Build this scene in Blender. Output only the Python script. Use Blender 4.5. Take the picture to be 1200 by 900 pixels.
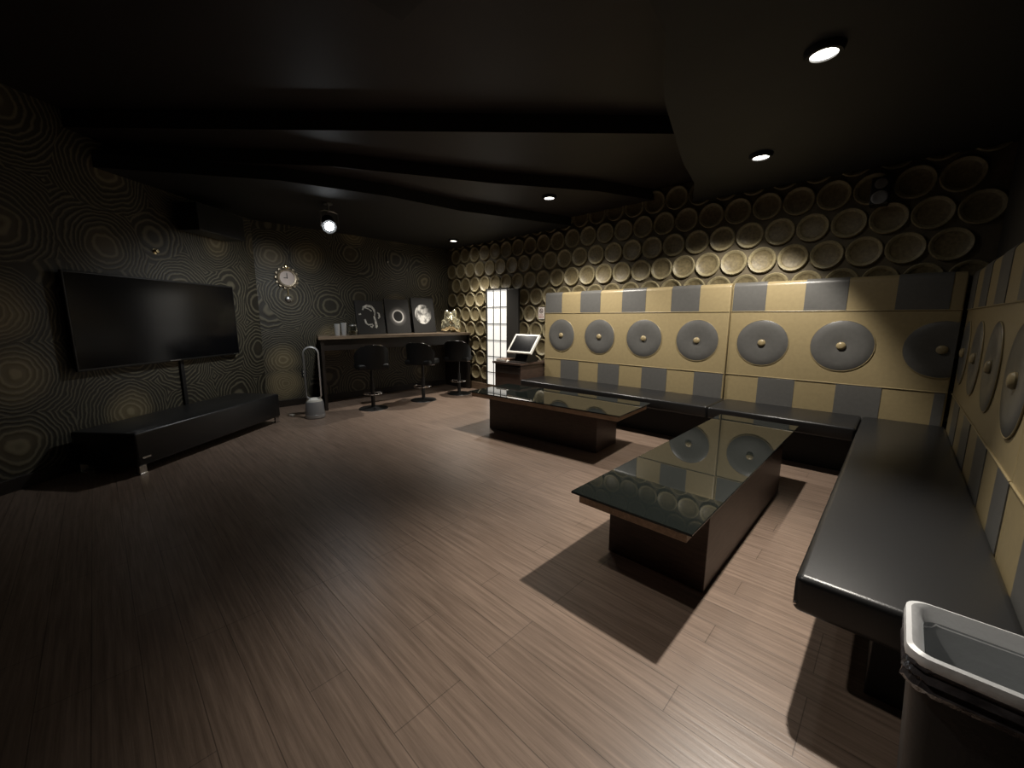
import bpy, bmesh, math, random
from mathutils import Vector, Matrix
PI = math.pi
for o in list(bpy.data.objects):
    bpy.data.objects.remove(o, do_unlink=True)
scene = bpy.context.scene
COL = scene.collection
random.seed(7)

# ------------------------------------------------------------------ camera, world, exposure
def cam_matrix(yaw, pitch, roll):
    cy, sy, cp, sp = math.cos(yaw), math.sin(yaw), math.cos(pitch), math.sin(pitch)
    f = Vector((sy*cp, cy*cp, sp)); r = Vector((cy, -sy, 0)); u = r.cross(f)
    c, s = math.cos(roll), math.sin(roll)
    r2 = c*r + s*u; u2 = -s*r + c*u
    return Matrix((r2, u2, -f)).transposed().to_4x4()
cd = bpy.data.cameras.new('camera'); cam = bpy.data.objects.new('camera', cd); COL.objects.link(cam)
cam.matrix_world = Matrix.Translation((0, 0, 1.3)) @ cam_matrix(math.radians(-44.0), math.radians(-9.29), math.radians(0.2))
cd.sensor_width = 36; cd.lens = 468.2/1200*36; cd.clip_start = 0.02
scene.camera = cam
w = bpy.data.worlds.new('world'); scene.world = w; w.use_nodes = True
w.node_tree.nodes['Background'].inputs[0].default_value = (0.5, 0.52, 0.5, 1)
w.node_tree.nodes['Background'].inputs[1].default_value = 0.004
vs = scene.view_settings
vs.view_transform = 'Standard'; vs.look = 'None'; vs.gamma = 1; vs.use_curve_mapping = False
vs.exposure = 0.0

CEIL = 2.6
LIGHT_COL = (1.0, 0.93, 0.83)
# downlights: x, y, beam watts, cone angle, blend, aim (dx, dy, dz), spill watts, label
DOWNLIGHTS = [
    (-0.425, 2.62, 340, 73, 1.0, (-0.12, -0.5, -1.7), 4, 'round ceiling downlight nearest the camera, above the corner of the right-hand bench'),
    (-0.965, 3.85, 165, 102, 0.35, (-0.52, 0.44, -1.7), 12, 'round ceiling downlight over the back bench, close to the seam of the backrest'),
    (-3.15, 3.88, 185, 108, 0.6, (0.02, 0.22, -1.7), 12, 'round ceiling downlight above the far low table'),
    (-5.55, 4.33, 170, 100, 0.7, (0.3, -0.1, -1.7), 12, 'round ceiling downlight near the far corner, above the bar stools'),
    (-1.35, 0.70, 48, 78, 0.9, (0.6, 0.4, -1.7), 0.5, 'round ceiling downlight overhead, above the open floor in front of the tables'),
]
STAGE_POWER = 9
STAGE_SPILL = 62

# ------------------------------------------------------------------ materials
def mat(name, col, rough=0.5, metal=0.0, spec=0.5, noise=0.0, nscale=20, bump=0.0, bscale=60, coat=0.0, emit=None, trans=0.0, stretch=None):
    m = bpy.data.materials.new(name); m.use_nodes = True
    nt = m.node_tree; b = nt.nodes['Principled BSDF']
    b.inputs['Base Color'].default_value = (*col, 1); b.inputs['Roughness'].default_value = rough
    b.inputs['Metallic'].default_value = metal; b.inputs['Specular IOR Level'].default_value = spec
    b.inputs['Coat Weight'].default_value = coat; b.inputs['Coat Roughness'].default_value = 0.05
    b.inputs['Transmission Weight'].default_value = trans
    tc = nt.nodes.new('ShaderNodeTexCoord'); mp = nt.nodes.new('ShaderNodeMapping')
    nt.links.new(tc.outputs['Object'], mp.inputs[0])
    if stretch: mp.inputs['Scale'].default_value = stretch
    if noise:
        n = nt.nodes.new('ShaderNodeTexNoise'); n.inputs['Scale'].default_value = nscale; n.inputs['Detail'].default_value = 5
        nt.links.new(mp.outputs[0], n.inputs['Vector'])
        r = nt.nodes.new('ShaderNodeValToRGB')
        r.color_ramp.elements[0].position = 0.3; r.color_ramp.elements[1].position = 0.7
        r.color_ramp.elements[0].color = (*[c*(1-noise) for c in col], 1)
        r.color_ramp.elements[1].color = (*[min(1, c*(1+noise)) for c in col], 1)
        nt.links.new(n.outputs[0], r.inputs[0]); nt.links.new(r.outputs[0], b.inputs['Base Color'])
    if bump:
        n2 = nt.nodes.new('ShaderNodeTexNoise'); n2.inputs['Scale'].default_value = bscale; n2.inputs['Detail'].default_value = 4
        nt.links.new(mp.outputs[0], n2.inputs['Vector'])
        bp = nt.nodes.new('ShaderNodeBump'); bp.inputs['Strength'].default_value = bump; bp.inputs['Distance'].default_value = 0.01
        nt.links.new(n2.outputs[0], bp.inputs['Height']); nt.links.new(bp.outputs[0], b.inputs['Normal'])
    if emit:
        b.inputs['Emission Color'].default_value = (*emit[0], 1); b.inputs['Emission Strength'].default_value = emit[1]
    return m

def floor_mat():
    m = bpy.data.materials.new('wood_plank_tile'); m.use_nodes = True; nt = m.node_tree; L = nt.links.new
    b = nt.nodes['Principled BSDF']; tc = nt.nodes.new('ShaderNodeTexCoord')
    br = nt.nodes.new('ShaderNodeTexBrick')
    br.inputs['Scale'].default_value = 1.0; br.inputs['Mortar Size'].default_value = 0.0017; br.inputs['Mortar Smooth'].default_value = 0.2
    br.inputs['Brick Width'].default_value = 0.92; br.inputs['Row Height'].default_value = 0.1335
    br.offset = 0.37; br.offset_frequency = 3; br.squash = 1.0
    br.inputs['Color1'].default_value = (0.232, 0.170, 0.131, 1); br.inputs['Color2'].default_value = (0.262, 0.193, 0.150, 1)
    br.inputs['Mortar'].default_value = (0.125, 0.09, 0.07, 1)
    mp0 = nt.nodes.new('ShaderNodeMapping'); mp0.inputs['Location'].default_value = (0.09, 0.021, 0)
    L(tc.outputs['Object'], mp0.inputs[0]); L(mp0.outputs[0], br.inputs['Vector'])
    mp = nt.nodes.new('ShaderNodeMapping'); mp.inputs['Scale'].default_value = (2.6, 60, 1); L(tc.outputs['Object'], mp.inputs[0])
    n = nt.nodes.new('ShaderNodeTexNoise'); n.inputs['Scale'].default_value = 1.0; n.inputs['Detail'].default_value = 6; n.inputs['Roughness'].default_value = 0.62
    L(mp.outputs[0], n.inputs['Vector'])
    r = nt.nodes.new('ShaderNodeValToRGB'); r.color_ramp.elements[0].position = 0.28; r.color_ramp.elements[1].position = 0.75
    r.color_ramp.elements[0].color = (0.60, 0.58, 0.56, 1); r.color_ramp.elements[1].color = (1.32, 1.32, 1.32, 1)
    L(n.outputs[0], r.inputs[0])
    n3 = nt.nodes.new('ShaderNodeTexNoise'); n3.inputs['Scale'].default_value = 1.3; n3.inputs['Detail'].default_value = 3; L(tc.outputs['Object'], n3.inputs['Vector'])
    r3 = nt.nodes.new('ShaderNodeValToRGB'); r3.color_ramp.elements[0].color = (0.85, 0.85, 0.86, 1); r3.color_ramp.elements[1].color = (1.12, 1.1, 1.08, 1); L(n3.outputs[0], r3.inputs[0])
    mx = nt.nodes.new('ShaderNodeMix'); mx.data_type = 'RGBA'; mx.blend_type = 'MULTIPLY'; mx.inputs[0].default_value = 1
    L(br.outputs['Color'], mx.inputs[6]); L(r.outputs[0], mx.inputs[7])
    mx2 = nt.nodes.new('ShaderNodeMix'); mx2.data_type = 'RGBA'; mx2.blend_type = 'MULTIPLY'; mx2.inputs[0].default_value = 1
    L(mx.outputs[2], mx2.inputs[6]); L(r3.outputs[0], mx2.inputs[7]); L(mx2.outputs[2], b.inputs['Base Color'])
    b.inputs['Roughness'].default_value = 0.36; b.inputs['Specular IOR Level'].default_value = 0.5
    bp = nt.nodes.new('ShaderNodeBump'); bp.inputs['Strength'].default_value = 0.25; bp.inputs['Distance'].default_value = 0.004
    ad = nt.nodes.new('ShaderNodeMath'); ad.operation = 'SUBTRACT'; L(n.outputs[0], ad.inputs[0]); L(br.outputs['Fac'], ad.inputs[1])
    L(ad.outputs[0], bp.inputs['Height']); L(bp.outputs[0], b.inputs['Normal'])
    return m

def swirl_mat():
    # wallpaper of large uneven growth rings, gold line-work on a dark brown ground
    m = bpy.data.materials.new('growth_ring_wallpaper'); m.use_nodes = True; nt = m.node_tree; L = nt.links.new
    b = nt.nodes['Principled BSDF']; tc = nt.nodes.new('ShaderNodeTexCoord')
    mp = nt.nodes.new('ShaderNodeMapping'); mp.inputs['Scale'].default_value = (1.55, 0.0, 1.55); L(tc.outputs['Object'], mp.inputs[0])
    nz = nt.nodes.new('ShaderNodeTexNoise'); nz.inputs['Scale'].default_value = 3.2; nz.inputs['Detail'].default_value = 3; L(mp.outputs[0], nz.inputs['Vector'])
    sb = nt.nodes.new('ShaderNodeVectorMath'); sb.operation = 'SUBTRACT'; sb.inputs[1].default_value = (0.5, 0.5, 0.5); L(nz.outputs['Color'], sb.inputs[0])
    sc = nt.nodes.new('ShaderNodeVectorMath'); sc.operation = 'SCALE'; sc.inputs['Scale'].default_value = 0.16; L(sb.outputs[0], sc.inputs[0])
    av = nt.nodes.new('ShaderNodeVectorMath'); av.operation = 'ADD'; L(mp.outputs[0], av.inputs[0]); L(sc.outputs[0], av.inputs[1])
    fl = nt.nodes.new('ShaderNodeVectorMath'); fl.operation = 'MULTIPLY'; fl.inputs[1].default_value = (1, 0, 1); L(av.outputs[0], fl.inputs[0])
    vo = nt.nodes.new('ShaderNodeTexVoronoi'); vo.inputs['Scale'].default_value = 1.0; vo.inputs['Randomness'].default_value = 0.62; L(fl.outputs[0], vo.inputs['Vector'])
    mu = nt.nodes.new('ShaderNodeMath'); mu.operation = 'MULTIPLY'; mu.inputs[1].default_value = 150; L(vo.outputs['Distance'], mu.inputs[0])
    si = nt.nodes.new('ShaderNodeMath'); si.operation = 'SINE'; L(mu.outputs[0], si.inputs[0])
    ramp = nt.nodes.new('ShaderNodeValToRGB')
    ramp.color_ramp.elements[0].position = 0.5; ramp.color_ramp.elements[1].position = 1.0
    ramp.color_ramp.elements[0].color = (0.028, 0.025, 0.018, 1); ramp.color_ramp.elements[1].color = (0.135, 0.122, 0.083, 1)
    h = nt.nodes.new('ShaderNodeMath'); h.operation = 'MULTIPLY_ADD'; h.inputs[1].default_value = 0.5; h.inputs[2].default_value = 0.5; L(si.outputs[0], h.inputs[0]); L(h.outputs[0], ramp.inputs[0])
    # heartwood: paler brown towards the middle of each ring set
    r2 = nt.nodes.new('ShaderNodeValToRGB'); r2.color_ramp.elements[0].position = 0.22; r2.color_ramp.elements[1].position = 0.46
    r2.color_ramp.elements[0].color = (0.15, 0.116, 0.06, 1); r2.color_ramp.elements[1].color = (0.0, 0.0, 0.0, 1); L(vo.outputs['Distance'], r2.inputs[0])
    ad = nt.nodes.new('ShaderNodeMix'); ad.data_type = 'RGBA'; ad.blend_type = 'ADD'; ad.inputs[0].default_value = 1
    L(ramp.outputs[0], ad.inputs[6]); L(r2.outputs[0], ad.inputs[7]); L(ad.outputs[2], b.inputs['Base Color'])
    b.inputs['Roughness'].default_value = 0.55
    bp = nt.nodes.new('ShaderNodeBump'); bp.inputs['Strength'].default_value = 0.3; bp.inputs['Distance'].default_value = 0.006
    L(h.outputs[0], bp.inputs['Height']); L(bp.outputs[0], b.inputs['Normal'])
    return m

def print_mat(name, kind):
    # printed canvas fronts: object coordinates are metres from the middle of the canvas
    m = bpy.data.materials.new(name); m.use_nodes = True; nt = m.node_tree; L = nt.links.new
    b = nt.nodes['Principled BSDF']; b.inputs['Roughness'].default_value = 0.6
    tc = nt.nodes.new('ShaderNodeTexCoord')
    ln = nt.nodes.new('ShaderNodeVectorMath'); ln.operation = 'LENGTH'
    flat = nt.nodes.new('ShaderNodeVectorMath'); flat.operation = 'MULTIPLY'; flat.inputs[1].default_value = (1, 0, 1)
    L(tc.outputs['Object'], flat.inputs[0]); L(flat.outputs[0], ln.inputs[0])
    r = nt.nodes.new('ShaderNodeValToRGB'); e = r.color_ramp.elements
    if kind == 'eclipse':
        pts = [(0.0, 0.004), (0.083, 0.006), (0.09, 0.9), (0.102, 0.9), (0.118, 0.16), (0.17, 0.03), (0.3, 0.02)]
    else:
        pts = [(0.0, 0.02), (0.3, 0.018)]
    while len(e) < len(pts): e.new(0.5)
    for i, (p, v) in enumerate(pts):
        e[i].position = p; e[i].color = (v, v*0.98, v*0.95, 1)
    L(ln.outputs['Value'], r.inputs[0]); L(r.outputs[0], b.inputs['Base Color'])
    return m

def moon_mat():
    m = bpy.data.materials.new('moon_print'); m.use_nodes = True; nt = m.node_tree; L = nt.links.new
    b = nt.nodes['Principled BSDF']; b.inputs['Roughness'].default_value = 0.6
    tc = nt.nodes.new('ShaderNodeTexCoord')
    n = nt.nodes.new('ShaderNodeTexNoise'); n.inputs['Scale'].default_value = 11; n.inputs['Detail'].default_value = 6; L(tc.outputs['Object'], n.inputs['Vector'])
    r = nt.nodes.new('ShaderNodeValToRGB'); r.color_ramp.elements[0].position = 0.4; r.color_ramp.elements[1].position = 0.56
    r.color_ramp.elements[0].color = (0.16, 0.16, 0.15, 1); r.color_ramp.elements[1].color = (0.85, 0.84, 0.8, 1); L(n.outputs[0], r.inputs[0])
    sp = nt.nodes.new('ShaderNodeSeparateXYZ'); L(tc.outputs['Object'], sp.inputs[0])
    r2 = nt.nodes.new('ShaderNodeValToRGB')                      # printed phase: the right limb is dark
    r2.color_ramp.elements[0].position = 0.0; r2.color_ramp.elements[1].position = 0.16
    r2.color_ramp.elements[0].color = (1, 1, 1, 1); r2.color_ramp.elements[1].color = (0.1, 0.1, 0.1, 1)
    ma = nt.nodes.new('ShaderNodeMath'); ma.operation = 'MULTIPLY_ADD'; ma.inputs[1].default_value = 0.5; L(sp.outputs[2], ma.inputs[0]); L(sp.outputs[0], ma.inputs[2])
    L(ma.outputs[0], r2.inputs[0])
    mx = nt.nodes.new('ShaderNodeMix'); mx.data_type = 'RGBA'; mx.blend_type = 'MULTIPLY'; mx.inputs[0].default_value = 1
    L(r.outputs[0], mx.inputs[6]); L(r2.outputs[0], mx.inputs[7]); L(mx.outputs[2], b.inputs['Base Color'])
    return m

M = dict(
    floor=floor_mat(), swirl=swirl_mat(),
    ceiling=mat('black_ceiling_paint', (0.012, 0.012, 0.012), 0.65, noise=0.15, nscale=3),
    ceiling_red=mat('dark_red_brown_ceiling_panel', (0.016, 0.011, 0.0095), 0.55, noise=0.2, nscale=3),
    wallback=mat('dark_brown_wall', (0.085, 0.068, 0.040), 0.7, noise=0.25, nscale=9),
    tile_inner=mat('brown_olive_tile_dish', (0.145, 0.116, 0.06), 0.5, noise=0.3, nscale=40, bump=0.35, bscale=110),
    tile=mat('olive_gold_dished_tile', (0.235, 0.2, 0.115), 0.45, noise=0.22, nscale=45, bump=0.3, bscale=120),
    wall_dark=mat('dark_wall_paint', (0.03, 0.028, 0.025), 0.7, noise=0.2, nscale=6),
    baseboard=mat('brown_wood_baseboard', (0.14, 0.095, 0.06), 0.4, noise=0.3, nscale=8, stretch=(1, 12, 12)),
    gold=mat('gold_leather', (0.325, 0.258, 0.14), 0.34, noise=0.06, nscale=30, bump=0.08, bscale=350),
    grey=mat('grey_leather', (0.118, 0.116, 0.110), 0.34, noise=0.06, nscale=30, bump=0.08, bscale=350),
    black=mat('black_leather', (0.016, 0.016, 0.0165), 0.33, spec=0.5, bump=0.06, bscale=260),
    stool=mat('black_leatherette', (0.007, 0.007, 0.007), 0.5, spec=0.3, bump=0.05, bscale=200),
    blackmatte=mat('matte_black_panel', (0.008, 0.008, 0.008), 0.6),
    glass=mat('black_table_glass', (0.010, 0.012, 0.011), 0.02, spec=0.32),
    wood=mat('dark_brown_veneer', (0.062, 0.04, 0.031), 0.36, noise=0.3, nscale=5, stretch=(2, 2, 22)),
    woodedge_lit=mat('brown_veneer_edge_bounce_lit', (0.42, 0.30, 0.21), 0.45, noise=0.2, nscale=6, stretch=(2, 14, 14)),  # slab edge lightened to stand in for light bounced off the floor
    counter=mat('counter_wood_edge', (0.2, 0.15, 0.105), 0.3, noise=0.25, nscale=6, stretch=(14, 1, 14)),
    counterdark=mat('counter_dark_panel', (0.02, 0.015, 0.012), 0.45, noise=0.3, nscale=5),
    chrome=mat('chrome', (0.8, 0.8, 0.8), 0.12, metal=1.0),
    steel=mat('brushed_steel', (0.5, 0.5, 0.5), 0.35, metal=1.0),
    plastic=mat('black_plastic', (0.012, 0.012, 0.012), 0.4),
    screen=mat('dark_screen_glass', (0.005, 0.005, 0.006), 0.16, spec=0.28),
    white=mat('white_plastic', (0.78, 0.76, 0.70), 0.35),
    paper=mat('backlit_shoji_paper', (0.85, 0.84, 0.8), 0.8, noise=0.04, nscale=30, emit=((1.0, 0.97, 0.9), 0.62)),
    lattice=mat('dark_lattice_wood', (0.03, 0.028, 0.025), 0.5),
    silver=mat('silver_plastic', (0.55, 0.55, 0.55), 0.3, metal=0.5),
    fangrey=mat('grey_fan_body', (0.34, 0.34, 0.35), 0.4, metal=0.2),
    lens=mat('lamp_lens', (1, 1, 1), 0.4, emit=((1.0, 0.96, 0.88), 12)),
    lens_cool=mat('stage_lamp_lens', (1, 1, 1), 0.3, emit=((0.92, 0.97, 1.0), 25)),
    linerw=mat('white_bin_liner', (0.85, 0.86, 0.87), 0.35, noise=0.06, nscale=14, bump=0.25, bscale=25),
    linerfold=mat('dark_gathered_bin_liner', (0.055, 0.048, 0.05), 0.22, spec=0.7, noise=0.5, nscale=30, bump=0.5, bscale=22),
    liner=mat('clear_grey_bin_liner', (0.36, 0.375, 0.385), 0.35, bump=0.35, bscale=18),
    bin=mat('dark_grey_bin_plastic', (0.02, 0.021, 0.022), 0.5, bump=0.1, bscale=90),
    brass=mat('brass', (0.75, 0.62, 0.36), 0.22, metal=1.0),
    gilt=mat('pale_gilt', (0.86, 0.80, 0.56), 0.2, metal=0.9),
    rimmetal=mat('antique_clock_rim', (0.42, 0.36, 0.27), 0.45, metal=0.8, noise=0.3, nscale=40),
    clockface=mat('clock_face', (0.72, 0.62, 0.57), 0.4),
    clear=mat('clear_glass', (0.9, 0.92, 0.9), 0.03, trans=1.0),
    amber=mat('jar_contents', (0.16, 0.12, 0.06), 0.4),
    canvas=mat('black_canvas_edge', (0.012, 0.012, 0.013), 0.6),
    astro_bg=print_mat('astronaut_print_ground', 'plain'), eclipse=print_mat('eclipse_print', 'eclipse'), moon_bg=print_mat('moon_print_ground', 'plain'),
    moon=moon_mat(), suit=mat('suit_print', (0.55, 0.54, 0.5), 0.6, noise=0.55, nscale=22),
    signwhite=mat('sign_white', (0.72, 0.66, 0.62), 0.5), signdark=mat('sign_dark', (0.14, 0.1, 0.09), 0.5), signred=mat('sign_red', (0.3, 0.09, 0.07), 0.5),
    brownleather=mat('brown_leatherette', (0.15, 0.085, 0.05), 0.45, noise=0.25, nscale=20),
)

# ------------------------------------------------------------------ object helpers
def link(name, bm, m, parent=None, smooth=False, loc=None, rot=None):
    me = bpy.data.meshes.new(name)
    bmesh.ops.recalc_face_normals(bm, faces=bm.faces)
    bm.to_mesh(me); bm.free(); me.materials.append(m)
    if smooth:
        for p in me.polygons: p.use_smooth = True
        try: me.set_sharp_from_angle(angle=math.radians(40))
        except Exception: pass
    o = bpy.data.objects.new(name, me); COL.objects.link(o)
    if parent: o.parent = parent
    if loc: o.location = loc
    if rot: o.rotation_euler = rot
    return o
def thing(name, label, cat, loc=(0, 0, 0), rz=0, group=None):
    o = bpy.data.objects.new(name, None); COL.objects.link(o); o.empty_display_size = 0.1
    o.location = loc; o.rotation_euler = (0, 0, rz); o['label'] = label; o['category'] = cat
    if group: o['group'] = group
    return o
def tag(o, label, cat, group=None):
    o['label'] = label; o['category'] = cat
    if group: o['group'] = group
    return o
def struct(name, bm, m, **k):
    o = link(name, bm, m, **k); o['kind'] = 'structure'; return o
def copy_tree(root, loc, rz=None, label=None):
    r = root.copy(); COL.objects.link(r); r.location = loc
    if rz is not None: r.rotation_euler = (0, 0, rz)
    if label: r['label'] = label
    for ch in list(root.children):
        c = ch.copy(); COL.objects.link(c); c.parent = r
        for g in list(ch.children):
            d = g.copy(); COL.objects.link(d); d.parent = c
    return r
def box(x0, x1, y0, y1, z0, z1, bev=0.0, seg=2, bm=None):
    bm = bm or bmesh.new(); t = bmesh.new()
    bmesh.ops.create_cube(t, size=1)
    for v in t.verts:
        v.co = Vector(((x0+x1)/2 + v.co.x*(x1-x0), (y0+y1)/2 + v.co.y*(y1-y0), (z0+z1)/2 + v.co.z*(z1-z0)))
    if bev: bmesh.ops.bevel(t, geom=list(t.edges), offset=bev, segments=seg, profile=0.5, affect='EDGES')
    return merge(bm, t)
def merge(bm, t, mtx=None):
    mp = {}
    for v in t.verts: mp[v] = bm.verts.new(mtx @ v.co if mtx else v.co)
    for f in t.faces:
        try: bm.faces.new([mp[v] for v in f.verts])
        except ValueError: pass
    t.free(); return bm
def lathe(profile, n=32, bm=None, mtx=None, sx=1.0):
    t = bmesh.new(); rings = []
    for r, z in profile:
        if r < 1e-6: rings.append([t.verts.new((0, 0, z))])
        else: rings.append([t.verts.new((r*math.cos(2*PI*i/n)*sx, r*math.sin(2*PI*i/n), z)) for i in range(n)])
    for a, b in zip(rings, rings[1:]):
        if len(a) == 1 and len(b) == 1: continue
        for i in range(n):
            j = (i+1) % n
            if len(a) == 1: t.faces.new((a[0], b[i], b[j]))
            elif len(b) == 1: t.faces.new((a[i], a[j], b[0]))
            else: t.faces.new((a[i], a[j], b[j], b[i]))
    return merge(bm or bmesh.new(), t, mtx)
def tube(path, r, n=10, bm=None, closed=False):
    t = bmesh.new(); P = [Vector(p) for p in path]; rings = []; N = len(P); prev = None
    for i in range(N):
        if closed: d = (P[(i+1) % N] - P[i-1]).normalized()
        else: d = (P[min(i+1, N-1)] - P[max(i-1, 0)]).normalized()
        if prev is None:
            a = d.orthogonal().normalized()
        else:
            a = (prev - d*prev.dot(d)).normalized()
        prev = a; b = d.cross(a); rr = r[i] if isinstance(r, (list, tuple)) else r
        rings.append([t.verts.new(P[i] + rr*(a*math.cos(2*PI*k/n) + b*math.sin(2*PI*k/n))) for k in range(n)])
    for i in range(N if closed else N-1):
        A, B = rings[i], rings[(i+1) % N]
        for k in range(n): t.faces.new((A[k], A[(k+1) % n], B[(k+1) % n], B[k]))
    if not closed: t.faces.new(rings[0]); t.faces.new(rings[-1])
    return merge(bm or bmesh.new(), t)
def prism_yz(profile, x0, x1, bm=None):
    t = bmesh.new()
    A = [t.verts.new((x0, y, z)) for y, z in profile]; B = [t.verts.new((x1, y, z)) for y, z in profile]
    n = len(profile)
    for i in range(n): t.faces.new((A[i], A[(i+1) % n], B[(i+1) % n], B[i]))
    t.faces.new(A); t.faces.new(B[::-1])
    return merge(bm or bmesh.new(), t)
def prism_xy(poly, z0, z1, bm=None):
    t = bmesh.new()
    A = [t.verts.new((x, y, z0)) for x, y in poly]; B = [t.verts.new((x, y, z1)) for x, y in poly]
    n = len(poly)
    for i in range(n): t.faces.new((A[i], A[(i+1) % n], B[(i+1) % n], B[i]))
    t.faces.new(A[::-1]); t.faces.new(B)
    return merge(bm or bmesh.new(), t)
FACE_Y = Matrix.Rotation(PI/2, 4, 'X')       # turns a lathe's +z axis to -y (out of a wall that faces -y)

# ------------------------------------------------------------------ room shell
XR, YB, XL = 0.46, 4.88, -6.45
dW = Vector((-0.629, 0.777, 0)); nW = Vector((0.777, 0.629, 0)); OW = -4.0*nW; RW = math.atan2(nW.x, -nW.y)
def on_wall(s, out=0.0, z=0.0):
    p = OW + s*dW + out*nW; return (p.x, p.y, z)
s_corner = (XL - OW.x)/dW.x
cy_ = OW.y + s_corner*dW.y
pB = on_wall(0.35)
ROOM = [(XR, YB), (XL, YB), (XL, cy_), (pB[0], pB[1]), (XR, pB[1])]
struct('floor', prism_xy([(XR+.1, YB+.1), (XL-.1, YB+.1), (XL-.1, cy_-.02), (pB[0]-.1, pB[1]-.1), (XR+.1, pB[1]-.1)], -0.05, 0.0), M['floor'])
struct('wall_right', box(XR, XR+.1, pB[1]-.1, YB+.1, 0, 3.2), M['wall_dark'])
struct('wall_front', box(pB[0]-.1, XR, pB[1]-.1, pB[1], 0, 3.2), M['wall_dark'])
wl = struct('wall_left', box(0, YB-cy_, 0, .1, 0, 3.2), M['swirl'], loc=(XL, cy_, 0), rot=(0, 0, PI/2))
wt = struct('wall_screen', box(0.35, s_corner+.02, 0, .1, 0, 3.2), M['swirl'], loc=tuple(OW), rot=(0, 0, RW))
wb = struct('wall_back', box(XL-.1, XR+.1, YB, YB+.1, 0, 3.2), M['wallback'])
# dished round tiles covering the back wall (a cladding, one mesh)
bm = bmesh.new(); P_ = 0.2655; R_ = 0.1315
prof = [(R_*0.97, 0.0), (R_, 0.014), (R_*0.985, 0.028), (R_*0.94, 0.034), (R_*0.87, 0.031), (R_*0.76, 0.018), (R_*0.68, 0.011), (R_*0.3, 0.006), (0, 0.005)]
for row in range(-7, 4):
    z = 1.904 + row*0.2625
    if z < 0.1 or z > 2.72: continue
    for k in range(-5, 24):
        x = -0.854 - k*P_ - (P_/2 if row % 2 else 0)
        if x > XR-.02 or x < XL+.05: continue
        if -3.6 < x < 0.3 and z < 1.5: continue           # fully behind the backrest
        if -5.2 < x < -4.62 and z < 1.68: continue        # fully behind the shoji panel
        lathe(prof, 24, bm, Matrix.Translation((x, YB, z)) @ FACE_Y)
o = link('round_tile_cladding', bm, M['tile'], wb, smooth=True)
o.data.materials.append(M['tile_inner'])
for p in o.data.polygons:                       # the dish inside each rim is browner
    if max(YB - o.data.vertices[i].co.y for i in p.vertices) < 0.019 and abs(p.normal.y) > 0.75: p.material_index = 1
o['kind'] = 'structure'
struct('baseboard_back', box(XL, -3.95, YB-.045, YB, 0, 0.13, 0.004), M['baseboard'])
struct('baseboard_left', box(XL, XL+.02, cy_+.03, YB-.05, 0, 0.1, 0.003), M['counterdark'])
o = struct('baseboard_screen', box(0.4, s_corner-.03, -.02, 0, 0, 0.1, 0.003), M['counterdark'], loc=tuple(OW), rot=(0, 0, RW))
# stepped ceiling
struct('ceiling', prism_xy([(XR+.1, YB+.1), (XL-.1, YB+.1), (XL-.1, cy_-.1), (pB[0]-.1, pB[1]-.1), (XR+.1, pB[1]-.1)], 2.98, 3.08), M['ceiling_red'])
def ext(a, b, t): return (a[0] + (b[0]-a[0])*t, a[1] + (b[1]-a[1])*t)
r1a, r1b = (-4.775, 0.378), (-1.515, 3.628)
struct('trim_1', prism_xy([ext(r1a, r1b, -.35), (-2.587, 2.565), r1b, (-1.2, 4.95), (XL-.05, 4.95), (XL-.05, 1.5)], 2.84, 2.98), M['ceiling_red'])
struct('trim_2', prism_xy([(-5.6, -.1), (-4.059, 1.744), (-3.292, 3.137), (-2.642, 4.108), (-2.3, 4.95), (XL-.05, 4.95), (XL-.05, 1.4)], 2.72, 2.84), M['ceiling_red'])
struct('trim_3', prism_xy([(-5.3, 0.1), (-4.45, 1.4), (-4.152, 2.365), (-4.05, 3.264), (-3.748, 4.199), (-3.5, 4.95), (XL-.05, 4.95), (XL-.05, 1.5)], CEIL, 2.72), M['ceiling'])
struct('trim_4', prism_xy([(XR+.05, 4.95), (XR+.05, pB[1]), (-0.3, pB[1]), (-0.943, 1.993), (-1.185, 2.532), (-1.481, 3.584), (-1.607, 4.2), (-1.9, 4.95)], CEIL, 2.98), M['ceiling'])

struct('trim_5', prism_xy([(-1.75, .3), (-0.95, .3), (-0.95, 1.1), (-1.75, 1.1)], CEIL, 2.98), M['ceiling'])

# ------------------------------------------------------------------ lamps
def spot(name, parent, watts, size, blend, col, radius, loc=(0, 0, 0), rot=(0, 0, 0)):
    l = bpy.data.lights.new(name, 'SPOT'); l.energy = watts; l.spot_size = math.radians(size); l.spot_blend = blend
    l.color = col; l.shadow_soft_size = radius
    o = bpy.data.objects.new(name, l); COL.objects.link(o); o.parent = parent; o.location = loc; o.rotation_euler = rot
    return o
for x, y, core, ang, bl, dv, spill, lab in DOWNLIGHTS:
    t = thing('downlight', lab, 'ceiling light', (x, y, 2.72 if -4 < x < -2 else CEIL), 0, 'round downlights')
    link('trim_ring', lathe([(0.058, 0), (0.085, 0), (0.085, -0.008), (0.075, -0.03), (0.058, -0.03), (0.058, 0)], 32), M['blackmatte'], t, smooth=True)
    link('lens', lathe([(0, -0.02), (0.058, -0.02), (0.058, -0.012), (0, -0.012)], 32), M['lens'], t)
    lo = spot('lamp_beam', t, core, ang, bl, LIGHT_COL, 0.035)
    lo.matrix_local = Matrix.Translation((0, 0, -0.05)) @ Vector(dv).to_track_quat('-Z', 'Y').to_matrix().to_4x4()
    spot('lamp_spill', t, spill, 172, 1.0, LIGHT_COL, 0.05, (0, 0, -0.05))
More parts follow.
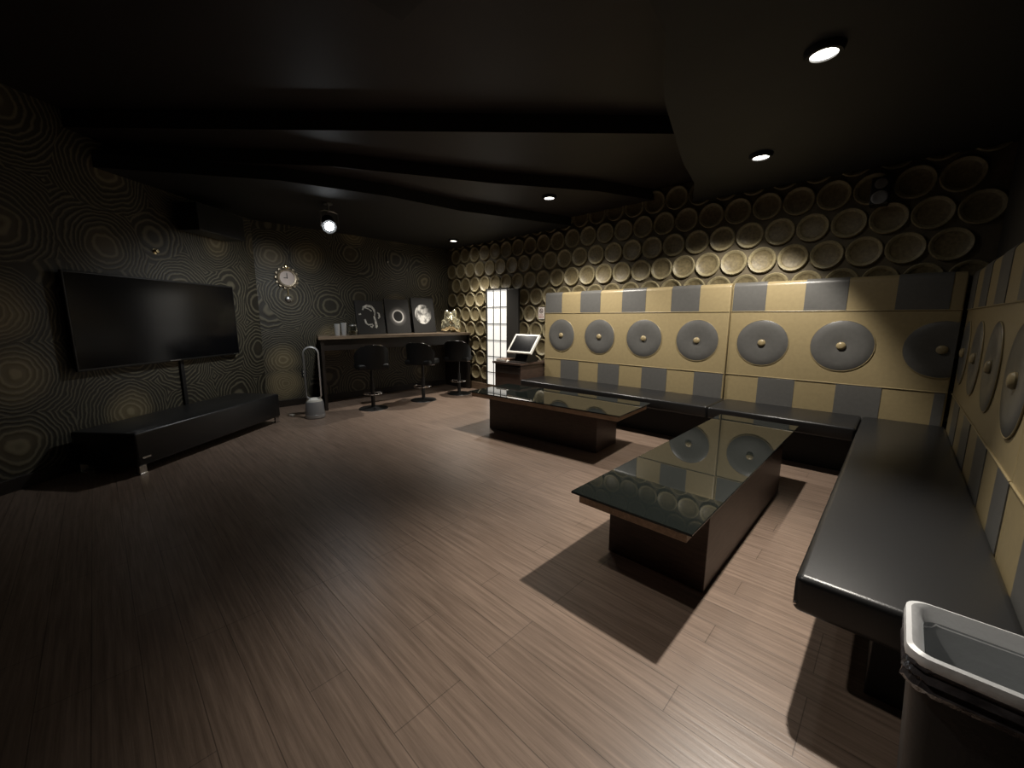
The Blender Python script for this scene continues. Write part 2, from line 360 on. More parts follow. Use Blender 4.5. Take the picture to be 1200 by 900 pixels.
# stage spotlight in the far left, aimed into the room
sp = Vector((-4.9, 2.02, 2.35)); aim = Vector((-1.6, 1.0, 0.3)) - sp
t = thing('stage_spotlight', 'bright white stage spotlight hung from the ceiling at the far left, facing the room', 'spotlight', tuple(sp))
q = aim.to_track_quat('Z', 'Y').to_matrix().to_4x4()
def qbm(b): 
    bmesh.ops.transform(b, matrix=q, verts=b.verts); return b
link('housing', qbm(lathe([(0, -0.2), (0.05, -0.2), (0.07, -0.17), (0.075, 0.0), (0.085, 0.02), (0.075, 0.03), (0.06, 0.012), (0, 0.012)], 28)), M['blackmatte'], t, smooth=True)
link('lens', qbm(lathe([(0, 0.02), (0.05, 0.018), (0.05, 0.014), (0, 0.014)], 28)), M['lens_cool'], t)
link('yoke', tube([(0.02, 0.1, -0.02), (0.02, 0.1, 0.14), (0.02, 0.05, 0.16), (0.02, -0.05, 0.16), (0.02, -0.1, 0.14), (0.02, -0.1, -0.02)], 0.008, 8), M['steel'], t, smooth=True)
link('stem', lathe([(0, 0.15), (0.012, 0.15), (0.012, 0.235), (0.05, 0.235), (0.05, 0.25), (0, 0.25)], 16), M['steel'], t, smooth=True)
lo = spot('lamp_beam', t, STAGE_POWER, 75, 1.0, (0.9, 0.96, 1.0), 0.05)
ls = spot('lamp_spill', t, STAGE_SPILL, 142, 0.85, (0.95, 0.96, 0.95), 0.05)
ls.matrix_local = Matrix.Translation((0, 0, -0.1)) @ Vector((-0.48, -0.18, -1)).to_track_quat('-Z', 'Y').to_matrix().to_4x4()
lo.matrix_local = Matrix.Translation(aim.normalized()*0.05) @ aim.to_track_quat('-Z', 'Y').to_matrix().to_4x4()

# ------------------------------------------------------------------ upholstered backrest panels
SQ = 0.32; T = 0.068
def backrest(label, loc, rz, n_sq, width=None, first=0):
    """local x along the wall, y = 0 at the face, +y into the wall; squares alternate from the left end"""
    t = thing('backrest_panel', label, 'backrest', loc, rz, 'gold and grey upholstered wall panels')
    wd = width or n_sq*SQ
    zt, zb, rr = 1.68, 0.36, 0.045
    def arc(off): return [(-off + (rr+off)*(1-math.cos(a)), zt - rr + (rr+off)*math.sin(a)) for a in [i*PI/2/6 for i in range(7)]]
    pad = prism_yz([(0, zb)] + arc(0) + [(T, zt), (T, zb)], 0.004, wd-0.004)
    bmesh.ops.bevel(pad, geom=[e for e in pad.edges if abs(e.verts[0].co.x-e.verts[1].co.x) < 1e-5 and min(v.co.y for v in e.verts) < 0.06], offset=0.012, segments=3, profile=0.5, affect='EDGES')
    link('pad', pad, M['gold'], t, smooth=True)
    for i in range(n_sq):
        a, b = i*SQ, min((i+1)*SQ, wd)
        if b - a < 0.02: continue
        a2, b2 = max(a, 0.015)+.001, min(b, wd-.015)-.001
        if (i+first) % 2 == 0:      # grey patch on the upper strip, wrapping over the top edge
            pr = [(0.001, 1.385), (-0.004, 1.385)] + [(y, z) for y, z in arc(0.004)] + [(T, zt+.004), (T, zt-.001), (rr, zt-.001)]
            link('upper_square', prism_yz(pr, a2, b2), M['grey'], t, smooth=True)
        else:                       # grey patch on the lower strip
            link('lower_square', prism_yz([(0.001, zb), (-0.004, zb), (-0.004, 0.703), (-0.001, 0.708), (0.001, 0.708)], a2, b2), M['grey'], t)
    for z in (1.382, 0.712):
        link('piping', tube([(0.006, -0.003, z), (wd-.006, -0.003, z)], 0.0045, 8), M['gold'], t, smooth=True)
    k = 0
    while (2*k+1)*SQ < wd - 0.05 and k < n_sq//2 + 1:
        xc = (2*k+1)*SQ
        if xc + 0.232 > wd + 0.02: 
            cut = wd - 0.006
        else: cut = None
        dm = lathe([(0.232, 0.002), (0.232, 0.004), (0.226, 0.008), (0.16, 0.012), (0.06, 0.008), (0.028, -0.002 + 0.004), (0, 0.002)], 48, None, Matrix.Translation((xc, 0, 1.062)) @ FACE_Y)
        if cut:
            bmesh.ops.bisect_plane(dm, geom=dm.verts[:] + dm.edges[:] + dm.faces[:], plane_co=(cut, 0, 0), plane_no=(1, 0, 0), clear_outer=True)
        d = link('disc', dm, M['grey'], t, smooth=True)
        link('disc_piping', tube([(xc + 0.233*math.cos(2*PI*i/48), -0.004, 1.062 + 0.233*math.sin(2*PI*i/48)) for i in range(48) if not cut or xc + 0.233*math.cos(2*PI*i/48) < cut], 0.0035, 6, closed=not cut), M['gold'], d, smooth=True)
        link('button', lathe([(0.034, 0.004), (0.036, 0.012), (0.03, 0.022), (0.016, 0.027), (0, 0.028)], 24, None, Matrix.Translation((xc, 0, 1.062)) @ FACE_Y), M['gold'], d, smooth=True)
        k += 1
    return t
YF = 4.775
backrest('left of the two gold and grey panels on the back wall, beside the white monitor', (-3.905, YF-.022, 0), 0, 8)
backrest('right of the two gold and grey panels on the back wall, running into the corner', (-1.345, YF, 0), 0, 6, 1.345+XR-0.125)
backrest('gold and grey panel on the right-hand wall, touching the corner', (0.355, YF-.006, 0), -PI/2, 8, YF-.006-2.275)
backrest('short gold and grey panel on the right-hand wall, nearest the camera', (0.355, 2.275, 0), -PI/2, 2, 0.66)

# ------------------------------------------------------------------ banquette benches
ZS = 0.437
def cushion(x0, x1, y0, y1, z0, z1, bev=0.022):
    return box(x0, x1, y0, y1, z0, z1, bev, 4)
t = thing('banquette_bench', 'long black leather bench along the back wall under the disc panels', 'bench', (0, 0, 0), 0, 'black leather banquette benches')
link('seat_cushion', cushion(-3.86, -1.313, 4.165, YF-.031, 0.32, ZS), M['black'], t, smooth=True)
link('seat_cushion', cushion(-1.309, -0.172, 4.165, YF-.009, 0.32, ZS), M['black'], t, smooth=True)
link('base', box(-3.75, -0.172, 4.36, YF-.01, 0.0, 0.3195, 0.004), M['blackmatte'], t)
t = thing('banquette_bench', 'black leather bench along the right-hand wall, ending beside the waste bin', 'bench', (0, 0, 0), 0, 'black leather banquette benches')
link('seat_cushion', cushion(-0.166, 0.35, 1.575, YF-.008, 0.30, ZS, 0.024), M['black'], t, smooth=True)
link('base', box(-0.168, 0.34, 4.36, YF-.012, 0.0, 0.2995, 0.004, 2, box(0.05, 0.34, 1.74, 4.362, 0.0, 0.2995, 0.004)), M['blackmatte'], t)
link('corner_stud', lathe([(0, 0.006), (0.005, 0.004), (0.006, 0)], 12, None, Matrix.Translation((-0.158, 1.575, 0.335)) @ FACE_Y), M['chrome'], t, smooth=True)

# ------------------------------------------------------------------ low glass-topped tables
def low_table(label, loc, rz, L, W, inset, px0, px1, py0, py1):
    """local: centre at origin, long side along x"""
    t = thing('low_table', label, 'table', loc, rz, 'black glass low tables')
    link('glass_top', box(-L/2, L/2, -W/2, W/2, 0.438, 0.45, 0.003, 2), M['glass'], t)
    link('tabletop_slab', box(-L/2+inset, L/2-inset, -W/2+inset, W/2-inset, 0.388, 0.4378, 0.002), M['woodedge_lit'], t)
    link('plinth', box(px0, px1, py0, py1, 0.0, 0.3878, 0.003), M['wood'], t)
    return t
low_table('nearer low table, dark glass top on a brown box plinth beside the right-hand bench', (-0.803, 2.715, 0), PI/2, 2.30, 0.59, 0.03, -0.825, 0.79, -0.262, 0.255)
low_table('farther low table, dark glass top on a brown box plinth before the white monitor', (-2.690, 3.435, 0), math.radians(4.3), 1.915, 0.735, 0.03, -0.76, 0.66, -0.21, 0.23)

# ------------------------------------------------------------------ wall screen side: television, bench, speaker
t = thing('television', 'large black flat television mounted on the ring-patterned wall', 'television', on_wall(3.9, 0.0, 1.262), RW)
link('housing', box(-.9, .9, -.07, -.045, -.42, .42, 0.006), M['plastic'], t)
link('screen', box(-.885, .885, -.0715, -.0695, -.40, .405), M['screen'], t)
link('wall_bracket', box(-.3, .3, -.046, -.002, -.2, .2, 0.004), M['blackmatte'], t)
link('power_light', box(.80, .86, -.074, -.0705, -.413, -.406), M['steel'], t)
link('badge', box(-.06, .06, -.074, -.0705, -.414, -.406), M['steel'], t)
tag(link('cable_cover', box(-.022, .022, -.022, -.001, 0.1, .84, 0.003), M['blackmatte'], loc=on_wall(4.02), rot=(0, 0, RW)), 'narrow black cable cover running down the wall below the television', 'cable cover')
tag(link('hidden_door_pull', lathe([(0, .035), (.016, .034), (.02, .024), (.012, .014), (.012, .006), (.026, .004), (.026, .001)], 20, None, FACE_Y), M['brass'], smooth=True, loc=on_wall(3.90, 0, 1.965), rot=(0, 0, RW)), 'small round brass pull on the ring-patterned wall above the television', 'pull')
t = thing('upholstered_bench', 'long black leather box bench on chrome feet below the television', 'bench', on_wall(3.755, 0.36, 0), RW)
link('body', box(-.893, .893, -.298, .29, 0.075, 0.362, 0.02, 3), M['black'], t, smooth=True)
for sx in (-1, 1):
    for sy in (-1, 1):
        fb = box(sx*.845-.035, sx*.845+.035, sy*.255-.035, sy*.255+.035, 0.0, 0.012, 0.003)
        box(sx*.845-.03, sx*.845+.03, sy*.255+sy*.018-.012, sy*.255+sy*.018+.012, 0.01, 0.08, 0.003, 2, fb)
        link('foot', fb, M['chrome'], t)
link('metal_label', box(-.85, -.78, -.3015, -.2975, .135, .15, .001), M['chrome'], t)
t = thing('wall_speaker', 'black box loudspeaker hung high on the wall above the television', 'loudspeaker', on_wall(4.50, 0.0, 2.36), RW)
link('cabinet', box(-.36, .30, -.30, -.05, -.14, .14, 0.008), M['plastic'], t)
link('bracket', box(-.08, .08, -.06, -.001, -.06, .06, 0.004), M['blackmatte'], t)
link('front_grille', box(.299, .306, -.285, -.065, -.125, .125, 0.002), M['counterdark'], t)
link('tweeter', lathe([(.034, 0), (.036, .006), (.024, .004), (0, .008)], 24, None, Matrix.Translation((.306, -.22, -.03)) @ Matrix.Rotation(PI/2, 4, 'Y')), M['steel'], t, smooth=True)
t = thing('wall_speaker', 'small black two-driver loudspeaker high on the back wall above the disc panels', 'loudspeaker', (-0.263, 4.778, 2.375))
link('cabinet', box(-.062, .062, -.06, .06, -.11, .11, 0.006), M['plastic'], t)
link('bracket', box(-.02, .02, .058, .100, -.05, .05, 0.003), M['blackmatte'], t)
for z, r in ((-.055, .042), (.055, .03)):
    link('driver', lathe([(r+.012, 0), (r+.012, .004), (r, .006), (r*.5, -.004+.004), (0, .004)], 24, None, Matrix.Translation((0, -.06, z)) @ FACE_Y), M['steel'], t, smooth=True)

# ------------------------------------------------------------------ wall clock, wall hook, outlet
t = thing('wall_clock', 'ornate round wall clock with a hanging pendulum, between television and bar counter', 'clock', (XL, 2.0, 1.865), PI/2)
rim = bmesh.new(); lathe([(.125, .002), (.14, .012), (.14, .03), (.12, .042), (.10, .036), (.10, .018), (.125, .002)], 36, rim, FACE_Y)
for i in range(14):
    a = 2*PI*i/14; lathe([(0, .03), (.018, .026), (.024, .012), (.016, .004)], 10, rim, Matrix.Translation((.143*math.cos(a), 0, .143*math.sin(a))) @ FACE_Y)
link('rim', rim, M['rimmetal'], t, smooth=True)
link('dial', lathe([(0, .022), (.10, .022), (.10, .006), (0, .006)], 36, None, FACE_Y), M['clockface'], t)
hb = box(-.004, .004, -.028, -.024, -.01, .07); box(-.045, .006, -.031, -.028, -.004, .004, bm=hb); link('hands', hb, M['blackmatte'], t)
link('top_ornament', lathe([(0, .05), (.02, .045), (.03, .025), (.022, .004)], 14, None, Matrix.Translation((0, 0, .155)) @ FACE_Y), M['brass'], t, smooth=True)
link('pendulum_rod', box(-.006, .006, -.024, -.012, -.26, -.14), M['brass'], t)
link('pendulum_bob', lathe([(0, .03), (.03, .027), (.045, .014), (.03, .003)], 20, None, Matrix.Translation((0, 0, -.295)) @ FACE_Y), M['steel'], t, smooth=True)
tag(link('wall_hook', tube([(0, -.001, .05), (0, -.02, .045), (0, -.022, -.03), (0, -.045, -.05), (0, -.055, -.03)], .008, 8), M['chrome'], smooth=True, loc=(XL, 3.59, 2.29), rot=(0, 0, PI/2)), 'small bright metal hook high on the left wall above the astronaut canvas', 'hook')
t = thing('wall_outlet', 'small white wall outlet low on the wall beside the tower fan', 'outlet', (XL, 2.13, 0.47), PI/2)
link('plate', box(-.036, .036, -.008, -.001, -.058, .058, .003), M['blackmatte'], t)
for z in (-.025, .025): link('socket', box(-.014, .014, -.011, -.0075, z-.013, z+.013, .003), M['white'], t)

# ------------------------------------------------------------------ bar counter and what stands on it
ZC = 1.045; XC = -5.70
t = thing('bar_counter', 'long wooden bar counter along the left wall with dark end panels', 'counter', (0, 0, 0))
link('worktop', prism_xy([(XC, 2.1), (XC, 4.815), (XL+.003, 4.815), (XL+.003, 2.36)], ZC-.04, ZC), M['counter'], t)
link('apron', box(XC-.075, XC-.055, 2.16, 4.77, ZC-.20, ZC-.0405, .002), M['counterdark'], t)
link('end_panel', prism_xy([(XC-.03, 2.14), (XC-.03, 2.18), (XL+.024, 2.43), (XL+.024, 2.39)], 0, ZC-.0405), M['counterdark'], t)
link('end_panel', box(XL+.024, XC-.012, 4.755, 4.795, 0, ZC-.0405, .003), M['counterdark'], t)

def canvas(label, y0, y1, h, face, name_im=None):
    wd = y1-y0; x_b = -6.13
    t = thing('canvas_print', label, 'canvas print', (x_b, (y0+y1)/2, ZC+.003), PI/2, 'space canvas prints on the bar counter')
    piv = math.radians(-9)
    rm = Matrix.Rotation(piv, 4, 'X')
    b = box(-wd/2, wd/2, 0, .028, 0, h, .002); bmesh.ops.transform(b, matrix=rm, verts=b.verts); link('stretched_canvas', b, M['canvas'], t)
    f = link('printed_front', box(-wd/2+.002, wd/2-.002, -.0015, .0005, -h/2+.003, h/2-.003), face, t)
    f.matrix_local = rm @ Matrix.Translation((0, 0, h/2))
    return t, f
t, f = canvas('black canvas print of an astronaut, leftmost of the three on the bar counter', 2.87, 3.345, .535, M['astro_bg'])
ab = bmesh.new()
def stroke(pts, r): tube([(x, -.002, z) for x, z in pts], r, 8, ab)
stroke([(-.12, .115), (-.1, .16), (-.04, .185), (.03, .175), (.07, .13), (.08, .07), (.07, .03)], [.012, .018, .02, .02, .018, .014, .01])
stroke([(-.1, .16), (-.02, .135), (.03, .10)], .008)
stroke([(.06, .02), (.075, -.06), (.085, -.14), (.07, -.17)], [.014, .018, .02, .016])
stroke([(-.1, -.03), (-.09, -.09), (-.05, -.12), (.02, -.11)], [.015, .014, .011, .012])
stroke([(.03, -.12), (.0, -.16), (-.02, -.14)], .012)
stroke([(.12, .08), (.15, .06), (.155, .01), (.13, -.02)], [.008, .014, .014, .01])
stroke([(-.175, .06), (-.17, .04)], .02)
for v in ab.verts: v.co.y = -.002 + (v.co.y+.002)*.03
link('astronaut_image', ab, M['suit'], f, smooth=True)
canvas('black canvas print of a solar eclipse ring, middle of the three on the bar counter', 3.375, 3.83, .575, M['eclipse'])
t, f = canvas('black canvas print of a pale moon, rightmost of the three on the bar counter', 3.885, 4.35, .615, M['moon_bg'])
link('moon_image', lathe([(0, .0035), (.172, .0035), (.172, .0005), (0, .0005)], 48, None, Matrix.Translation((-.012, 0, .02)) @ FACE_Y, sx=.98), M['moon'], f)

# crumpled gilt sculpture
bm = bmesh.new(); bmesh.ops.create_icosphere(bm, subdivisions=5, radius=1)
lob = [((-.45, -.15, .85), .42, 14), ((.42, -.1, .9), .46, 14), ((-.8, -.45, -.55), .50, 9), ((.75, -.4, -.6), .48, 9), ((-.85, -.3, .1), .2, 14), ((.85, -.2, .1), .22, 14), ((0, -.9, .2), .22, 20), ((-.3, -.85, -.4), .2, 22), ((.35, -.85, -.35), .2, 22), ((0, .2, -1), .1, 6)]
lob = [(Vector(c).normalized(), a, k) for c, a, k in lob]
for v in bm.verts:
    d = v.co.normalized(); r = .62 + sum(a*math.exp(k*(d.dot(c)-1)) for c, a, k in lob)
    r += .035*math.sin(9*d.x+4*d.z+1)*math.sin(8*d.z-3*d.x) + .03*math.sin(17*d.z+5*d.x)*math.sin(15*d.x+2*d.y)
    v.co = Vector((d.x*r*.20, d.y*r*.15, d.z*r*.235))
mz = min(v.co.z for v in bm.verts)
for v in bm.verts:
    v.co.z -= mz
    if v.co.z < .012: v.co.z = 0
tag(link('gold_sculpture', bm, M['gilt'], smooth=True, loc=(-5.97, 4.56, ZC), rot=(0, 0, math.radians(55))), 'crumpled shiny gold sculpture at the far end of the bar counter', 'sculpture')
# glassware
def glass(label, x, y, h, r, mtl):
    t = tag(link('drinking_glass', lathe([(0, 0), (r*.85, 0), (r, h), (r*.93, h), (r*.78, .012), (0, .012)], 24), mtl, smooth=True, loc=(x, y, ZC)), label, 'glass')
    return t
glass('left of the two tall pale glasses standing on the bar counter', -6.05, 2.51, .17, .04, M['silver'])
glass('right of the two tall pale glasses on the bar counter, beside the lidded jar', -6.05, 2.61, .185, .042, M['silver'])
t = thing('glass_jar', 'lidded glass jar on the bar counter left of the astronaut canvas', 'jar', (-6.02, 2.735, ZC))
link('jar_body', lathe([(0, 0), (.062, 0), (.066, .02), (.066, .11), (.05, .135), (.046, .135), (.06, .108), (.06, .012), (0, .012)], 28), M['clear'], t, smooth=True)
link('contents', lathe([(0, .013), (.058, .013), (.058, .06), (0, .07)], 24), M['amber'], t, smooth=True)
link('lid', lathe([(0, .165), (.02, .163), (.05, .155), (.053, .137), (0, .137)], 24), M['steel'], t, smooth=True)
t = thing('cocktail_glass', 'small stemmed cocktail glass on the bar counter, left of the tall pale glasses', 'glass', (-6.05, 2.42, ZC))
link('bowl', lathe([(.004, .085), (.05, .14), (.047, .14), (.004, .09)], 24), M['clear'], t, smooth=True)
link('stem', lathe([(0, 0), (.035, 0), (.034, .004), (.005, .008), (.004, .088), (0, .088)], 20), M['clear'], t, smooth=True)

# ------------------------------------------------------------------ bar stools
def bar_stool(label, loc, rz):
    t = thing('bar_stool', label, 'bar stool', loc, rz, 'black bar stools at the counter')
    link('base', lathe([(0, .03), (.03, .028), (.06, .02), (.2, .008), (.205, 0), (0, 0)], 36), M['plastic'], t, smooth=True)
    link('post', lathe([(.028, .024), (.028, .36), (.02, .36), (.02, .58), (0, .58)], 20), M['plastic'], t, smooth=True)
    fr = tube([(.13*math.sin(a), -.03-.15*math.cos(a), .235) for a in [(-1.9 + 3.8*i/20) for i in range(21)]], .010, 8)
    tube([(-.123, .018, .235), (0, 0, .235), (.123, .018, .235)], .009, 8, fr)
    link('footrest', fr, M['chrome'], t, smooth=True)
    link('lever', tube([(.03, 0, .575), (.14, .02, .57), (.2, .03, .575)], .007, 8), M['chrome'], t, smooth=True)
    link('seat', box(-.21, .21, -.2, .2, .58, .665, .03, 4), M['stool'], t, smooth=True)
    # low wrap-around back (behind is -y)
    bb = bmesh.new(); ins, out = [], []
    N = 18
    for i in range(N+1):
        a = -1.35 + 2.7*i/N; cx, cyy = .235*math.sin(a), -.225*math.cos(a)
        hgt = .93 - .15*abs(a/1.35)**3
        ins.append([(cx*.86, cyy*.86, .62), (cx*.90, cyy*.92, hgt-.012)]); out.append([(cx, cyy, .60), (cx*1.05, cyy*1.08, hgt)])
    vi = [[bb.verts.new(p) for p in (c[0], c[1])] for c in ins]; vo = [[bb.verts.new(p) for p in (c[0], c[1])] for c in out]
    for i in range(N):
        bb.faces.new((vi[i][0], vi[i][1], vi[i+1][1], vi[i+1][0])); bb.faces.new((vo[i][0], vo[i+1][0], vo[i+1][1], vo[i][1]))
        bb.faces.new((vi[i][1], vo[i][1], vo[i+1][1], vi[i+1][1])); bb.faces.new((vi[i][0], vi[i+1][0], vo[i+1][0], vo[i][0]))
    for k in (0, N): bb.faces.new((vi[k][0], vi[k][1], vo[k][1], vo[k][0]))
    br = link('backrest', bb, M['stool'], t, smooth=True)
    link('trim_rail', tube([((c[0][1][0]+c[1][1][0])/2, (c[0][1][1]+c[1][1][1])/2, (c[0][1][2]+c[1][1][2])/2+.006) for c in zip(ins, out)], .006, 8), M['chrome'], br, smooth=True)
    return t
s0 = bar_stool('black bar stool nearest the tower fan, its low back turned to the room', (-5.42, 2.70, 0), math.radians(75))
copy_tree(s0, (-5.42, 3.56, 0), math.radians(30), 'middle black bar stool at the counter, turned sideways')
copy_tree(s0, (-5.46, 4.32, 0), math.radians(35), 'black bar stool at the far end of the counter, nearest the tiled wall')

# ------------------------------------------------------------------ tower fan and plug
t = thing('tower_fan', 'silver bladeless tower fan standing on the floor at the near end of the bar counter', 'fan', (-5.45, 1.9, 0), math.radians(68))
link('base', lathe([(0, 0), (.118, 0), (.122, .012), (.118, .05), (.108, .2), (.10, .222), (0, .222)], 36), M['fangrey'], t, smooth=True)
link('base_band', lathe([(.120, .012), (.1225, .014), (.120, .05), (.117, .052)], 36), M['silver'], t, smooth=True)
R1, HT = .085, .95
lp = [(R1*math.cos(a), 0, HT-R1-.02+R1*math.sin(a)) for a in [i*PI/16 for i in range(17)]] + [(-R1*math.cos(a)*1.0, 0, .295-R1*math.sin(a)*.55) for a in [i*PI/16 for i in range(17)]]
def oval_loop(lp):
    t_ = bmesh.new(); rings = []; n = len(lp); C = Vector((0, 0, sum(p[2] for p in lp)/n))
    for i in range(n):
        p = Vector(lp[i]); d = (Vector(lp[(i+1) % n]) - Vector(lp[i-1])).normalized(); nn = Vector((d.z, 0, -d.x))
        rings.append([t_.verts.new(p + nn*a + Vector((0, b, 0))) for a, b in ((.009, -.045), (.012, 0), (.009, .045), (-.004, .052), (-.007, 0), (-.004, -.052))])
    for i in range(n):
        A, B = rings[i], rings[(i+1) % n]
        for k in range(6): t_.faces.new((A[k], A[(k+1) % 6], B[(k+1) % 6], B[k]))
    return t_
link('air_loop', oval_loop(lp), M['silver'], t, smooth=True)
link('neck', lathe([(.098, .222), (.09, .245), (.055, .26), (0, .262)], 30), M['white'], t, smooth=True)
t = thing('power_adapter', 'small white power adapter lying on the floor left of the tower fan', 'adapter', (-5.72, 1.70, 0), .5)
link('body', box(-.03, .03, -.022, .022, 0, .03, .006, 3), M['white'], t, smooth=True)
link('prong', box(.028, .045, -.008, -.005, .012, .02), M['steel'], t); link('prong', box(.028, .045, .005, .008, .012, .02), M['steel'], t)

# ------------------------------------------------------------------ shoji panel, wall sign
t = thing('shoji_panel', 'tall narrow backlit white shoji panel with dark lattice on the back wall', 'shoji panel', (0, YB, 0))
x0, x1, z0, z1 = -5.29, -4.775, .135, 1.80
link('paper', box(x0+.015, x1-.012, -.046, -.039, z0, z1-.02), M['paper'], t)
fb = box(x0-.01, x0+.015, -.062, -.037, z0, z1); box(x1-.012, x1+.012, -.062, -.037, z0, z1, bm=fb); box(x0-.01, x1+.012, -.062, -.037, z1-.02, z1+.01, bm=fb)
link('frame', fb, M['lattice'], t)
lb = bmesh.new()
for k in (1, 2):
    xx = x0 + (x1-x0)*k/3; box(xx-.006, xx+.006, -.054, -.0455, z0, z1-.02, bm=lb)
for k in range(1, 6):
    zz = z1 - .02 - k*.285; box(x0+.015, x1-.012, -.056, -.0455, zz-.006, zz+.006, bm=lb)
link('lattice', lb, M['lattice'], t)
tag(link('sliding_panel', box(-4.758, -4.50, -.078, -.038, .05, 1.78, .004), M['lattice'], loc=(0, YB, 0)), 'plain dark sliding panel standing right of the white shoji panel', 'panel')
t = thing('wall_sign', 'small white notice on the tiled wall left of the disc panels', 'sign', (-4.045, YB-.037, 1.385))
link('plate', box(-.06, .06, -.006, 0, -.09, .09, .002), M['signwhite'], t)
rb = tube([(.032*math.cos(2*PI*i/24), -.0065, .035+.032*math.sin(2*PI*i/24)) for i in range(24)], .006, 6, closed=True)
tube([(-.022, -.0065, .058), (.022, -.0065, .012)], .005, 6, rb); tube([(-.02, -.0065, .03), (.02, -.0065, .036)], .005, 6, rb)
link('pictogram', rb, M['signdark'], t)
lt = bmesh.new()
for i, xx in enumerate((-.045, -.022, .003, .028)): box(xx, xx+.016, -.0075, -.005, -.068, -.048, bm=lt)
box(-.04, .035, -.0075, -.005, -.030, -.022, bm=lt)
link('lettering', lt, M['signred'], t)

# ------------------------------------------------------------------ console cabinet with monitor
ZK = .655
t = thing('console_cabinet', 'dark wood console cabinet between the shoji panel and the back bench', 'cabinet', (0, 0, 0))
link('body', box(-4.47, -3.93, 4.25, 4.80, .03, ZK-.035, .004), M['wood'], t)
link('plinth', box(-4.45, -3.95, 4.28, 4.79, 0, .03), M['blackmatte'], t)
link('top', box(-4.50, -3.905, 4.22, 4.83, ZK-.035, ZK, .005), M['wood'], t)
link('drawer_front', box(-4.45, -3.95, 4.238, 4.2505, ZK-.17, ZK-.05, .003), M['counterdark'], t)
t = thing('monitor', 'white-framed touch monitor tilted back on the console cabinet', 'monitor', (-4.085, 4.37, ZK))
tilt = Matrix.Translation((0, 0, .135)) @ Matrix.Rotation(math.radians(-38), 4, 'X')
def tl(b): bmesh.ops.transform(b, matrix=tilt, verts=b.verts); return b
W2, HH = .245, .34
fb = box(-W2, W2, -.012, .022, 0, .03, .003); box(-W2, W2, -.012, .022, HH-.03, HH, .003, 2, fb); box(-W2, -W2+.03, -.012, .022, .028, HH-.028, .003, 2, fb); box(W2-.03, W2, -.012, .022, .028, HH-.028, .003, 2, fb)
link('frame', tl(fb), M['white'], t)
link('screen', tl(box(-W2+.028, W2-.028, -.006, .004, .028, HH-.028)), M['screen'], t)
link('back_shell', tl(box(-W2+.015, W2-.015, .02, .045, .02, HH-.02, .008)), M['plastic'], t)
link('stand', prism_yz([(.04, .0), (.30, .0), (.30, .02), (.17, .22), (.10, .16), (.04, .02)], -.12, .12), M['plastic'], t)
t = thing('keyboard', 'slim dark keyboard lying in front of the white-framed monitor', 'keyboard', (-4.06, 4.31, ZK), 0.0)
link('tray', box(-.15, .15, -.05, .05, 0, .012, .003), M['plastic'], t)
kb = bmesh.new()
for r in range(4):
    for c in range(11): box(-.14+c*.0255, -.14+c*.0255+.021, -.042+r*.022, -.042+r*.022+.018, .0115, .016, bm=kb)
link('keys', kb, M['counterdark'], t)
t = thing('song_book', 'brown padded song binder lying on the left of the console cabinet', 'binder', (-4.385, 4.40, ZK), .12)
link('cover', box(-.095, .095, -.13, .13, 0, .035, .010, 3), M['brownleather'], t, smooth=True)
link('pages', box(-.085, .09, -.132, .12, .008, .027), M['white'], t)
tag(link('mouse', lathe([(0, .03), (.018, .027), (.028, .015), (.03, 0), (0, 0)], 20, sx=.7), M['white'], smooth=True, loc=(-4.235, 4.29, ZK)), 'small white mouse beside the keyboard on the console cabinet', 'mouse')

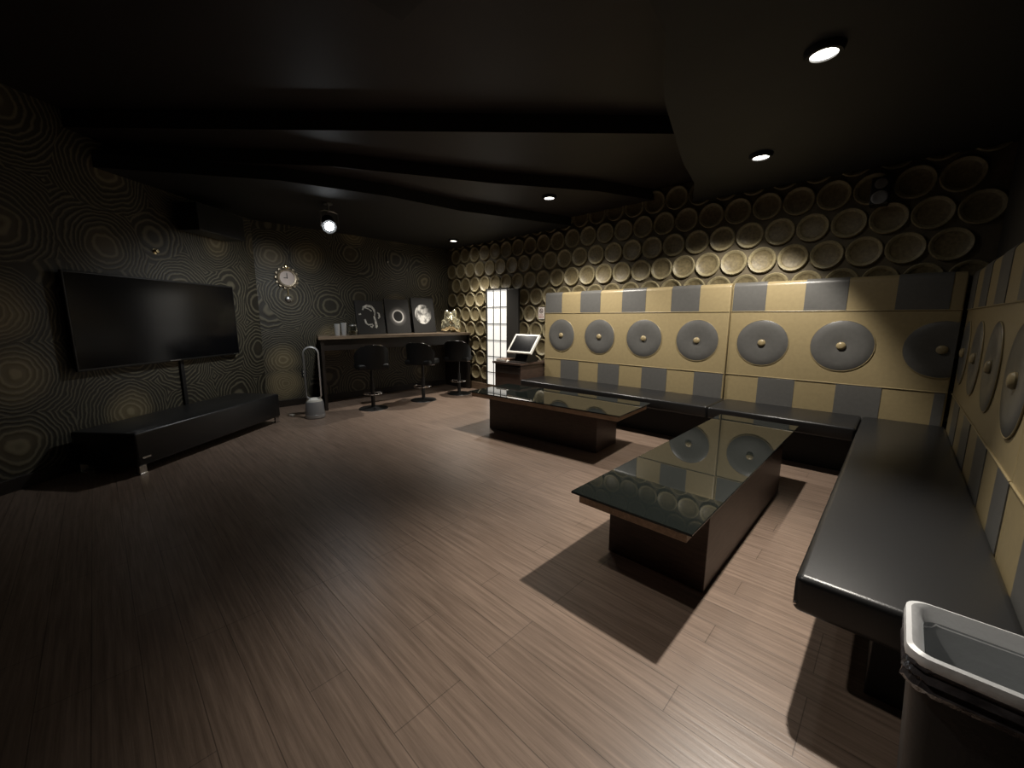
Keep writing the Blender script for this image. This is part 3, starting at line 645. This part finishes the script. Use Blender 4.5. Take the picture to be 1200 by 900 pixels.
# ------------------------------------------------------------------ waste bin
t = thing('waste_bin', 'dark rectangular waste bin with white liner beside the end of the right-hand bench', 'bin', (0.265, 1.245, 0), 0)
def rrect(a, b, r, z, n=6):
    pts = []
    for cx, cyy, a0 in ((a-r, b-r, 0), (-a+r, b-r, PI/2), (-a+r, -b+r, PI), (a-r, -b+r, 1.5*PI)):
        for i in range(n+1):
            th = a0 + i*PI/2/n; pts.append((cx + r*math.cos(th), cyy + r*math.sin(th), z))
    return pts
def loft(loops, cap0=False, cap1=False):
    t_ = bmesh.new(); V = [[t_.verts.new(p) for p in L] for L in loops]; n = len(loops[0])
    for A, B in zip(V, V[1:]):
        for i in range(n): t_.faces.new((A[i], A[(i+1) % n], B[(i+1) % n], B[i]))
    if cap0: t_.faces.new(V[0][::-1])
    if cap1: t_.faces.new(V[-1])
    return t_
AX, BY, ZT = .172, .112, .60
link('bin_body', loft([rrect(AX-.035, BY-.025, .03, 0), rrect(AX-.006, BY-.006, .035, ZT-.02), rrect(AX-.012, BY-.012, .03, ZT-.02), rrect(AX-.04, BY-.03, .028, .012)], True, True), M['bin'], t, smooth=True)
rw = random.Random(3)
def wob(L, a, dz=0): return [(x + rw.uniform(-a, a), y + rw.uniform(-a, a), z + rw.uniform(-dz, dz)) for x, y, z in L]
link('liner_rim', loft([wob(rrect(AX+.007, BY+.007, .042, ZT-.022), .002, .004), rrect(AX+.009, BY+.009, .042, ZT-.012), rrect(AX+.007, BY+.007, .04, ZT+.003), rrect(AX-.002, BY-.002, .038, ZT+.006), rrect(AX-.012, BY-.008, .034, ZT-.003), wob(rrect(AX-.028, BY-.020, .030, ZT-.035), .0015, .004)]), M['linerw'], t, smooth=True)
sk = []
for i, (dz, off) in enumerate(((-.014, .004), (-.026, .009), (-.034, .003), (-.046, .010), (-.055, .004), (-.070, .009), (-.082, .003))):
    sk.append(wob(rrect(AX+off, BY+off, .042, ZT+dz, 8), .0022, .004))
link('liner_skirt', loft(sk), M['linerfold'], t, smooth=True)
link('liner_bag', loft([rrect(AX-.026, BY-.0185, .031, ZT-.026), wob(rrect(AX-.030, BY-.027, .03, ZT-.12), .003), wob(rrect(AX-.04, BY-.036, .028, ZT-.28), .004), rrect(AX-.06, BY-.045, .02, ZT-.36)], False, True), M['liner'], t, smooth=True)
